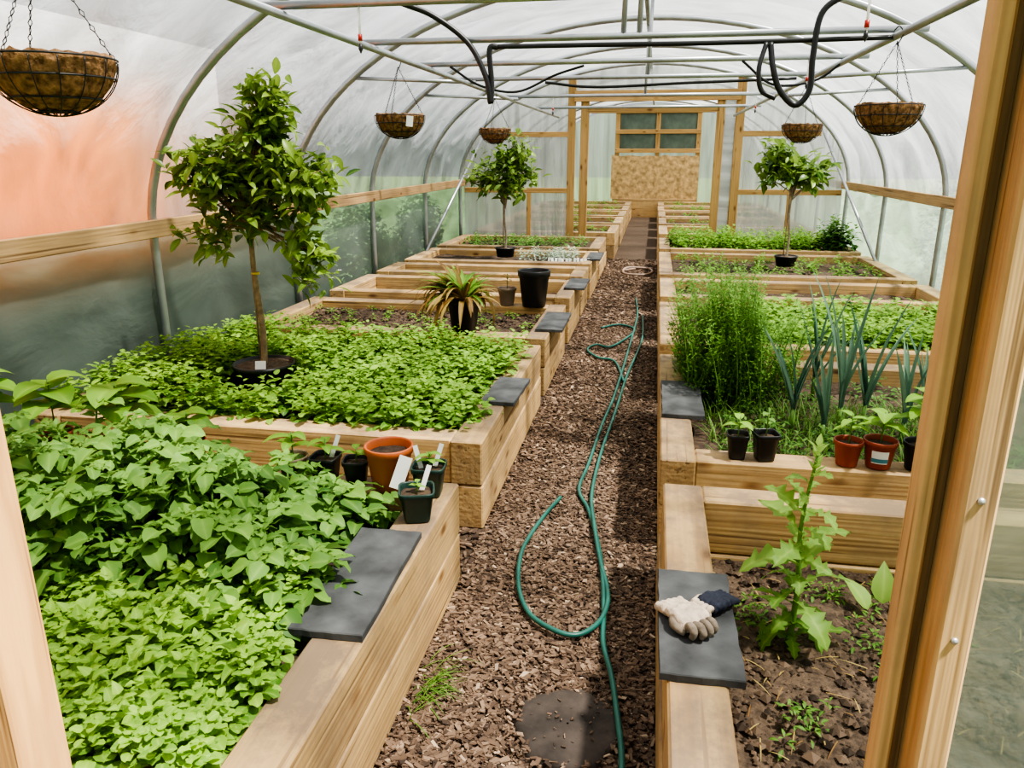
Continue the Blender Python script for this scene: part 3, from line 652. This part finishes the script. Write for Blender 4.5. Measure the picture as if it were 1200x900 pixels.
for zz,rr_ in ((.03,.058),(.085,.0625)):
    for i in range(9):
        q=-pi/2-.75+1.1*i/8; V.append((rr_*math.cos(q),rr_*math.sin(q),zz))
F=[(i,i+1,i+10,i+9) for i in range(8)]; b.add(V,F)
obj('pot_label',b.mesh('lab',[M_WHITE]),p,label='white sticker with blue band')
b=MB(); b.add([(a*1.01,c*1.01,.03+(z_-.03)*.35+.004) for a,c,z_ in V],F); obj('label_band',b.mesh('lab2',[M_LBLUE]),p)
p=pot('plant_pot',1.13,3.225,HB,.06,.12,M_BLK,'round black pot of leafy seedling',group=g); plant_in(p,.1,seedling(12,.11,.24,.6,.55),LM)
# bigger pots further
p=pot('plant_pot',-1.33,5.375,HB,.118,.25,M_BLK,'black pot with drying strap-leaved plant leaning over','potted plant')
def spiky(b):
    n=110; yaw=R.normal(2.9,1.2,n); L=R.uniform(.28,.50,n)
    leaves(b,np.zeros((n,3))+np.stack([np.cos(yaw)*.04,np.sin(yaw)*.04,np.zeros(n)],1),yaw,R.uniform(.5,1.45,n),L,.042,'strap',0,R.uniform(1.0,2.8,n),.3,R.random(n),0)
    n=60; yaw=R.normal(2.7,1.5,n)
    leaves(b,np.zeros((n,3)),yaw,R.uniform(.8,1.45,n),R.uniform(.25,.48,n),.042,'strap',0,R.uniform(.9,2.3,n),.3,R.uniform(.3,1,n),1)
plant_in(p,.22,spiky,[LF_DRY,LF_MID])
pot('plant_pot',-.98,6.48,HB,.135,.31,M_BLK,'tall empty black bucket pot on timber',soil=False)
p=pot('plant_pot',-1.22,6.5,HB,.080,.15,M_GREYP,'grey-brown pot with dried seedling on timber'); plant_in(p,.13,seedling(8,.08,.14,.4,.2),[LF_DRY,M_STEM])

# ------------------------------------------------------------------ trees
def tree(name,x,y,z,pr,ph,trunk_top,blobs,nbr,leafL,label,mat=LF_TREE,bark=M_BARK,blossom=0,stakes=True,tr=.017,perbr=22,jit=.022,dmin=.35,asp=.44):
    e=empty(name,(x,y,z),label,'citrus tree')
    b=MB(); r=pr; prof=[(0,0),(r*.8,0),(r*.96,ph*.85),(r*1.04,ph*.86),(r*1.05,ph),(r*.97,ph),(r*.93,ph*.8),(0,ph*.8)]
    lathe(b,prof,30); obj('pot_body',b.mesh('pot',[M_BLK]),e)
    b=MB(); lathe(b,[(r*.94,ph*.88),(r*.5,ph*.93),(0,ph*.95)],24); obj('soil',b.mesh('soil',[M_SOILD]),e)
    b=MB(); TT=trunk_top-z
    tube(b,catmull([(0,0,ph*.8),(.012,0,TT*.35),(-.012,.005,TT*.7),(0,0,TT)],6),np.linspace(tr*1.25,tr*.75,19),8)
    tw=sum(q[6] for q in blobs)
    LB_=MB(); bl=MB()
    for k in range(nbr):
        u=random.random()*tw
        for q in blobs:
            u-=q[6]
            if u<=0: break
        while True:
            d=np.array([random.uniform(-1,1) for _ in range(3)])
            if dmin<d.dot(d)<1: break
        tip=np.array(q[:3])-np.array((x,y,z))+d*np.array(q[3:6])
        s=np.array((0,0,TT-random.random()*.10))
        cen=np.array(q[:3])-np.array((x,y,z)); mid=s*.35+cen*.35+tip*.3+np.array((0,0,.03)); P=catmull([s,mid,tip],5)
        tube(b,P,np.linspace(.007,.002,len(P)),4)
        n=perbr; t=R.uniform(.5,1.0,n)**.8; idx=np.minimum((t*(len(P)-1)).round().astype(int),len(P)-1); PP=np.array(P)[idx]+R.normal(0,jit,(n,3))
        dirb=tip-s; by=math.atan2(dirb[1],dirb[0]); yaw=by+R.uniform(-1.9,1.9,n)
        L=leafL*R.uniform(.6,1.25,n)
        tb=random.uniform(-.15,.3)
        leaves(LB_,PP,yaw,R.uniform(-.8,1.1,n),L,L*asp,'lance',R.uniform(-.7,.7,n),R.uniform(.3,1.0,n),.35,np.clip(R.normal(.42,.22,n)+tb,0,1))
        if random.random()<blossom:
            m=5; c=P[-1]
            for _ in range(random.randint(1,3)):
                cc=c+np.random.normal(0,.02,3); yy=np.arange(m)*2*pi/m
                leaves(bl,np.tile(cc,(m,1)),yy,.35,.018,.009,'lance',0,.3,.1,.5)
    obj('trunk',b.mesh('trunk',[bark]),e); obj('foliage',LB_.mesh('foliage',[mat],True,True),e)
    if bl.n: obj('blossom',bl.mesh('blossom',[M_BLOSSOM],True,True),e)
    if stakes:
        b=MB(); tube(b,[(-.03,.02,ph*.7),(-.025,.015,TT+.1)],.007,6); obj('support_cane',b.mesh('cane',[M_BARKW]),e)
    return e
t=tree('citrus_tree',-2.22,4.05,.38,.175,.14,1.38,[(-2.28,4.05,1.62,.32,.28,.26,3.0),(-2.08,4.05,1.93,.14,.14,.24,1.4),(-2.54,4.0,1.58,.14,.2,.17,.8),(-2.42,4.0,1.28,.20,.2,.14,.8),(-1.92,4.0,1.60,.26,.22,.22,1.6),(-1.84,4.0,1.14,.13,.15,.22,.9),(-2.0,4.0,1.35,.24,.2,.2,1.2),(-1.72,4.0,1.50,.12,.1,.12,.3)],125,.098,'tall citrus tree with white blossom in black pot',blossom=.6,perbr=18,jit=.036,dmin=.2,asp=.42)
b=MB(); lathe(b,[(.022,0),(.024,.005),(.022,.012)],12); obj('tie',b.mesh('tie',[M_YEL]),t,(0,0,.66))
b=MB(); v,f=boxgeo(.06,.002,.05); b.add(v,f); obj('plant_tag',b.mesh('tag',[M_WHITE],False),t,(.03,-.1,.15),(-.5,0,.3))
tree('citrus_tree',-1.87,9.85,.42,.13,.12,1.12,[(-1.9,9.85,1.42,.46,.36,.34,3),(-1.78,9.85,1.74,.28,.2,.20,1.3),(-2.2,9.85,1.6,.16,.2,.14,.4)],52,.125,'small round-headed citrus tree in timber bed',LF_TREEY,M_BARKW,perbr=15,jit=.055,dmin=.3,tr=.013)
tree('citrus_tree',1.57,9.6,.42,.13,.12,1.28,[(1.58,9.6,1.54,.46,.34,.20,3),(1.45,9.6,1.70,.26,.2,.14,1),(1.92,9.6,1.48,.18,.2,.12,.5),(1.20,9.6,1.42,.18,.2,.14,.5)],40,.145,'small spreading citrus tree in timber bed',LF_TREEY,M_BARKW,perbr=14,jit=.055,dmin=.3,tr=.012)

# ------------------------------------------------------------------ bed foliage
def mat_obj(name,b,mats,label,cat): return obj(name,b.mesh(name,mats,True,True),label=label,cat=cat,kind='stuff')
# near bed: low mat of small bright round leaves
b=MB()
for k in range(1900):
    x=random.uniform(-2.3,-.89); y=random.uniform(1.17,2.0)
    if x>-.96 and y>1.6: continue
    hh=.5+.5*noise.noise(Vector((x*4,y*4,2)))
    h=.03+.12*hh+random.uniform(0,.04)
    tn=.20+.5*random.random()
    rosette(b,x,y,.385,h,random.randint(9,13),random.uniform(.026,.056),.86,'disc',tn,0,.035,.35,.25,(-.1,.4))
for k in range(110):
    x=random.uniform(-2.0,-.95); y=random.uniform(1.22,1.9)
    if x>-1.0 and y>1.6: continue
    rosette(b,x,y,.40,random.uniform(.08,.20),9,random.uniform(.055,.09),.68,'arrow',.25+.5*random.random(),0,.02,.8)
mat_obj('leafy_greens',b,[LF_LIME],'low mat of small bright round leaves filling bed','leafy greens')
# potato
b=MB()
for k in range(200):
    x=random.uniform(-2.95,-.98); y=random.uniform(1.76,2.57)
    if y<1.88 and random.random()<.5: continue
    h=random.uniform(.16,.42)*(1+.10*(-x-1.5))
    if x>-1.25: h*=.65
    if y>2.3 and x>-1.7: h*=.80
    lx,ly=random.uniform(-.05,.05),random.uniform(-.05,.05)
    tube(b,[(x,y,.34),(x+lx,y+ly,.36+h*.85)],.004,5,1)
    t0=random.uniform(-.18,.20)
    rosette(b,x+lx,y+ly,.34+h*.78,.08,6,.068,.62,'ovate',.5+t0,0,.01,.7,.25,(.3,1.1))
    for i in range(8):
        f=(i+.5)/8; q=i*2.4+random.random()*2; z=.36+h*(.22+.78*f); Lr=.17*(1-.45*f)*random.uniform(.75,1.25); pt=.45+.6*f
        for s_,sd,sz in ((.38,1,.6),(.38,-1,.6),(.72,1,.9),(.72,-1,.9),(1.0,0,1.25)):
            px=x+lx*f+math.cos(q)*Lr*s_*math.cos(pt*.6); py=y+ly*f+math.sin(q)*Lr*s_*math.cos(pt*.6); pz=z+Lr*s_*math.sin(pt)*.6-.05*s_*s_
            l=.062*sz*random.uniform(.8,1.35)
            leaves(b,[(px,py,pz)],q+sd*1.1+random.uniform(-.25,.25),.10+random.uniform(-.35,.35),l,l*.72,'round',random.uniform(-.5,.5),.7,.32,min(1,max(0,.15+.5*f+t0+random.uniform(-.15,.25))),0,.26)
mat_obj('potato_plants',b,[LF_POT,M_STEM],'dense mid green potato plants in bed','potato plants')
# second bed
b=MB()
for k in range(1350):
    x=random.uniform(-3.02,-.80); y=random.uniform(3.32,5.05)
    dd=(x+2.22)**2+(y-4.05)**2
    if dd<.21**2: continue
    if (x>-.87) and 3.65<y<4.3: continue
    h=.08+.16*(.5+.5*noise.noise(Vector((x*2.5,y*2.5,9))))+random.uniform(0,.06)
    if x<-1.9: h+=.03
    if abs(x+2.22)<.26 and 3.45<y<4.05: h*=.30
    rosette(b,x,y,.36,h,random.randint(7,10),random.uniform(.050,.085),.68,'round',.12+.5*random.random(),0,.035,.7,.15,(0,.6))
mat_obj('leafy_greens',b,[LF_LIME],'dense carpet of bright green leafy seedlings','leafy greens')
# third bed sparse seedlings
b=MB()
for k in range(70):
    rosette(b,random.uniform(-2.9,-.9),random.uniform(5.5,6.4),.37,.04,6,.05,.5,'ovate',.4)
mat_obj('seedlings',b,[LF_MID],'sparse young seedlings in dark soil','seedlings')
# bed with silver foliage
b=MB()
for k in range(60):
    rosette(b,random.uniform(-1.7,-.95),random.uniform(9.5,10.3),.37,.14,9,.09,.3,'lance',.4+random.random()*.3)
mat_obj('silver_foliage',b,[LF_SILV],'low silvery green foliage plants in bed','foliage plants')
for i in range(12):
    b=MB(); b.add(*boxgeo(.03,.003,.10,(0,0,.05))); obj('plant_tag',b.mesh('tag',[M_WHITE],False),loc=(-1.25+.045*i+random.uniform(-.01,.01),9.42+random.uniform(0,.08),.37),rot=(-.3,0,random.uniform(-.3,.3)),label='white plastic plant tag stuck in soil',cat='plant tag',group='plant tags in far bed')
b=MB()
for k in range(120):
    rosette(b,random.uniform(-2.8,-.95),random.uniform(11,12.2),.37,.12,7,.09,.5,'ovate',.3)
mat_obj('leafy_greens',b,[LF_POT],'low dark green seedlings near partition','leafy greens')
# right: third bed
b=MB()
for k in range(560):
    rosette(b,random.uniform(.85,2.6),random.uniform(5.42,6.8),.37,random.uniform(.10,.22),8,random.uniform(.07,.10),.66,'round',.2+.4*random.random(),0,.03,.7,.15,(0,.6))
mat_obj('leafy_greens',b,[LF_LIME],'low bright green leaves filling bed','leafy greens')
b=MB()
for k in range(110):
    rosette(b,random.uniform(.3,2.5),random.uniform(8.8,10.4),.37,.10,7,.08,.5,'ovate',.35)
mat_obj('seedlings',b,[LF_MID],'scattered green seedlings in dark soil','seedlings')
b=MB()
for k in range(300):
    rosette(b,random.uniform(.25,2.6),random.uniform(11.1,12.3),.37,random.uniform(.15,.3),8,.11,.55,'ovate',.3+.3*random.random())
mat_obj('leafy_greens',b,[LF_MID],'tall leafy green crop near partition','leafy greens')
b=MB()
for k in range(45):
    rosette(b,2.45+random.gauss(0,.1),11.3+random.gauss(0,.1),.4,random.uniform(.2,.5),9,.14,.6,'ovate',.1)
mat_obj('leafy_shrub',b,[LF_POT],'dark leafy bush at end of bed','bush')
for i in range(5):
    for s in (-1,1):
        b=MB()
        for k in range(26):
            x=random.uniform(-2.8,-.85) if s<0 else random.uniform(.3,2.5); y=13.1+i*1.85+random.uniform(.2,1.3)
            rosette(b,x,y,.37,random.uniform(.05,.15),6,.11,.5,'ovate',.3)
        mat_obj('seedlings',b,[LF_MID],'sparse green seedlings in bed beyond partition','seedlings')
# tall feathery herb
b=MB()
for k in range(210):
    x0=random.gauss(.48,.17); y0=random.gauss(4.48,.20); x0=min(.86,max(.24,x0)); y0=min(4.85,max(4.05,y0))
    H=random.uniform(.34,.82)*(1-.28*abs(x0-.46)/.3); lx,ly=random.uniform(-.14,.13),random.uniform(-.10,.10)
    P=[(x0+lx*t*t,y0+ly*t*t,.34+H*t) for t in (0,.35,.7,1)]; tube(b,P,[.004,.0035,.002,.001],4,1)
    n=125; t=R.uniform(.12,1.03,n); q=R.random(n)*6.28; rad=R.uniform(.0,.08,n)*(1.15-.8*t)
    PP=np.stack([x0+lx*t*t+np.cos(q)*rad,y0+ly*t*t+np.sin(q)*rad,.34+H*t+rad*.7],1); L=R.uniform(.013,.030,n)
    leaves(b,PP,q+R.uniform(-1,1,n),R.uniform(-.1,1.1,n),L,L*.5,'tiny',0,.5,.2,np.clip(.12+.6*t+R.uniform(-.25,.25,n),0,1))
mat_obj('herb_clump',b,[LF_HERB,M_STEM],'tall feathery bright green herb clump','herb')
b=MB()
for k in range(30):
    rosette(b,random.uniform(.3,.85),random.uniform(5.5,6.7),.37,random.uniform(.15,.45),16,.06,.6,'ovate',.3)
    rosette(b,random.uniform(.25,1.0),random.uniform(7.4,8.1),.34,random.uniform(.15,.35),14,.06,.6,'ovate',.3)
mat_obj('herb_clump',b,[LF_HERB],'bushy green herb rows along bed edge','herb')
# leeks
for i,(x,y,s) in enumerate(((.74,3.85,.95),(.86,3.72,.75),(.96,3.85,1.25),(1.10,3.95,1.0),(1.24,3.78,.85),(1.36,3.9,.9),(.95,4.45,1.0))):
    e=empty('leek',(x,y,.34),'blue-green leek with long upright strap leaves','leek','leeks in the herb bed')
    b=MB(); tube(b,[(0,0,0),(0,0,.14*s)],[.013,.011],8); obj('shank',b.mesh('s',[M_STEM]),e)
    b=MB(); n=8; yaw=np.arange(n)*pi+R.uniform(-.9,.9,n)+i
    leaves(b,np.stack([np.zeros(n),np.zeros(n),.08*s+.008*np.arange(n)],1),yaw,R.uniform(1.25,1.6,n),R.uniform(.34,.62,n)*s,.024,'strap',0,R.uniform(.05,.7,n),.9,R.random(n))
    obj('leaf_blades',b.mesh('l',[LF_LEEK],True,True),e)
# grassy weeds in right second bed
b=MB(); n=1500
P=np.stack([R.uniform(.32,1.6,n),R.uniform(3.32,4.3,n),np.full(n,.34)],1); leaves(b,P,R.random(n)*6.28,R.uniform(.7,1.5,n),R.uniform(.06,.20,n),.006,'strap',0,R.uniform(.3,1.5,n),.4,R.random(n)*.7)
for k in range(190): rosette(b,random.uniform(.35,2.55),random.uniform(3.35,4.85) if k%2 else random.uniform(3.35,3.9),.35,random.uniform(.03,.14),8,.05,.5,'ovate',.15)
mat_obj('weeds',b,[LF_GRASS],'thin grassy weeds growing between leeks','weeds')
# bolting lettuce
e=empty('lettuce_plant',(.49,2.23,.19),'bolting lettuce with tall stem and jagged leaves','lettuce plant')
b=MB(); tube(b,catmull([(0,0,0),(.01,0,.2),(0,.01,.42),(.02,0,.66)],6),np.linspace(.012,.004,19),8); obj('stem',b.mesh('st',[M_STEM]),e)
b=MB(); n=32; f=(np.arange(n)/n)**1.2; yaw=np.arange(n)*2.4+R.uniform(-.5,.5,n); L=np.where(f<.3,.17,np.where(f<.8,.19,.11))*(1-.2*f)*R.uniform(.55,1.25,n)
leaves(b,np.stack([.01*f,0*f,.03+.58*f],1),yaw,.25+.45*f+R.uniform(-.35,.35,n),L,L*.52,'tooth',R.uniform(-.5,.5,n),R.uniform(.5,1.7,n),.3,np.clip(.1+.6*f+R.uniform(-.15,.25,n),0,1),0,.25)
for i in range(12): leaves(b,[(.02,0,.60+.008*i)],i*2.4,1.0,.045,.02,'ovate',0,.5,.2,.9)
obj('leaves',b.mesh('lv',[LF_LETT],True,True),e)
# low weeds in dry bed
b=MB()
for cx,cy_ in ((.46,1.86),(.80,2.15),(.78,2.3),(.66,2.5),(.95,2.3),(.38,2.35),(.9,2.6)):
    for k in range(9): rosette(b,cx+random.gauss(0,.05),cy_+random.gauss(0,.05),.20,random.uniform(.02,.06),7,.035,.35,'lance',.3)
mat_obj('weeds',b,[LF_HERB],'small patchy weeds on dry soil','weeds')
b=MB(); leaves(b,[(.78,2.45,.22),(.84,2.5,.22),(.88,2.42,.22),(.95,2.5,.22)],[2.2,1.4,.3,.8],[.9,1.2,.8,1.0],[.14,.15,.14,.16],[.07,.08,.08,.09],'ovate',0,[.8,.6,1,.9],.3,[.8,.7,.7,.8])
obj('chard_seedling',b.mesh('ch',[LF_LETT],True,True),label='young plant with broad pale green leaves',cat='seedling')
# grass tufts beside near bed
b=MB(); n=60; P=np.stack([R.normal(-.665,.02,n),R.normal(2.05,.07,n),np.full(n,.01)],1); leaves(b,P,R.uniform(-1.2,1.2,n),R.uniform(.3,1.3,n),R.uniform(.08,.18,n),.004,'strap',0,R.uniform(.4,1.6,n),.3,R.random(n))
obj('grass_tuft',b.mesh('gr',[LF_GRASS],True,True),label='small green grass tuft beside timber bed',cat='grass tuft')

# ------------------------------------------------------------------ gloves
tx=bpy.data.textures.new('crumple','CLOUDS'); tx.noise_scale=.022
def glove(name,x,y,z,rz,mb,mf,mc,label,sc=1.0,curl=1.0):
    e=empty(name,(x,y,z),label,'work glove','pair of work gloves',(0,0,rz))
    def blob(parts,mat,nm,ds=.010):
        b=MB()
        for P,r in parts:
            P=catmull(P,4); rr=np.interp(np.linspace(0,1,len(P)),np.linspace(0,1,len(r)),r)
            P=[np.array(P[0])-(np.array(P[1])-np.array(P[0]))*.3]+P+[np.array(P[-1])+(np.array(P[-1])-np.array(P[-2]))*.4]; rr=np.concatenate([[rr[0]*.5],rr,[rr[-1]*.45]])
            tube(b,P,rr,10)
        m=b.mesh(nm,[mat]); o=obj(nm,m,e); o.scale=(sc,sc,sc)
        md=o.modifiers.new('r','REMESH'); md.mode='VOXEL'; md.voxel_size=.0028; md.use_smooth_shade=True
        sm=o.modifiers.new('s','SMOOTH'); sm.iterations=3; sm.factor=.5
        dm=o.modifiers.new('d','DISPLACE'); dm.texture=tx; dm.strength=ds; dm.mid_level=.5; dm.texture_coords='LOCAL'
        return o
    palm=[([(-.055,yy,.020),(-.02,yy,.030),(.02,yy*1.05,.030),(.045,yy*1.1,.024)],[.015,.020,.019,.014]) for yy in (-.03,-.015,0,.015,.03)]
    blob(palm,mb,'palm')
    blob([([(-.100,yy*1.15,.014),(-.075,yy,.017),(-.055,yy,.020)],[.012,.014,.0155]) for yy in (-.032,-.016,0,.016,.032)],mc,'cuff',.006)
    fl=[(-.033,.050,-.02),(-.012,.062,.02),(.010,.060,.03),(.030,.047,.08)]
    for yy,L,sp_ in fl:
        blob([([(.035,yy,.026),(.035+L*.5,yy+sp_*L*.5,.040),(.035+L*(1-.25*curl),yy+sp_*L,.028),(.035+L*(.95-.35*curl),yy+sp_*L,.012)],[.012,.0118,.011,.0095])],mf,'finger',.005)
    blob([([(-.02,-.035,.022),(.005,-.052,.024),(.03,-.050,.020),(.045,-.042,.014)],[.014,.013,.012,.010])],mf,'thumb',.005)
glove('work_glove',.150,1.885,HB+.020,-1.0,M_GLOVE,M_GLOVED,M_GLOVE,'crumpled grey-beige work glove with dirty curled fingers',1.0)
glove('work_glove',.218,1.965,HB+.028,-2.3,M_GLOVEB,M_GLOVE,M_GLOVEB,'crumpled navy work glove with beige fingertips',.78,1.3)
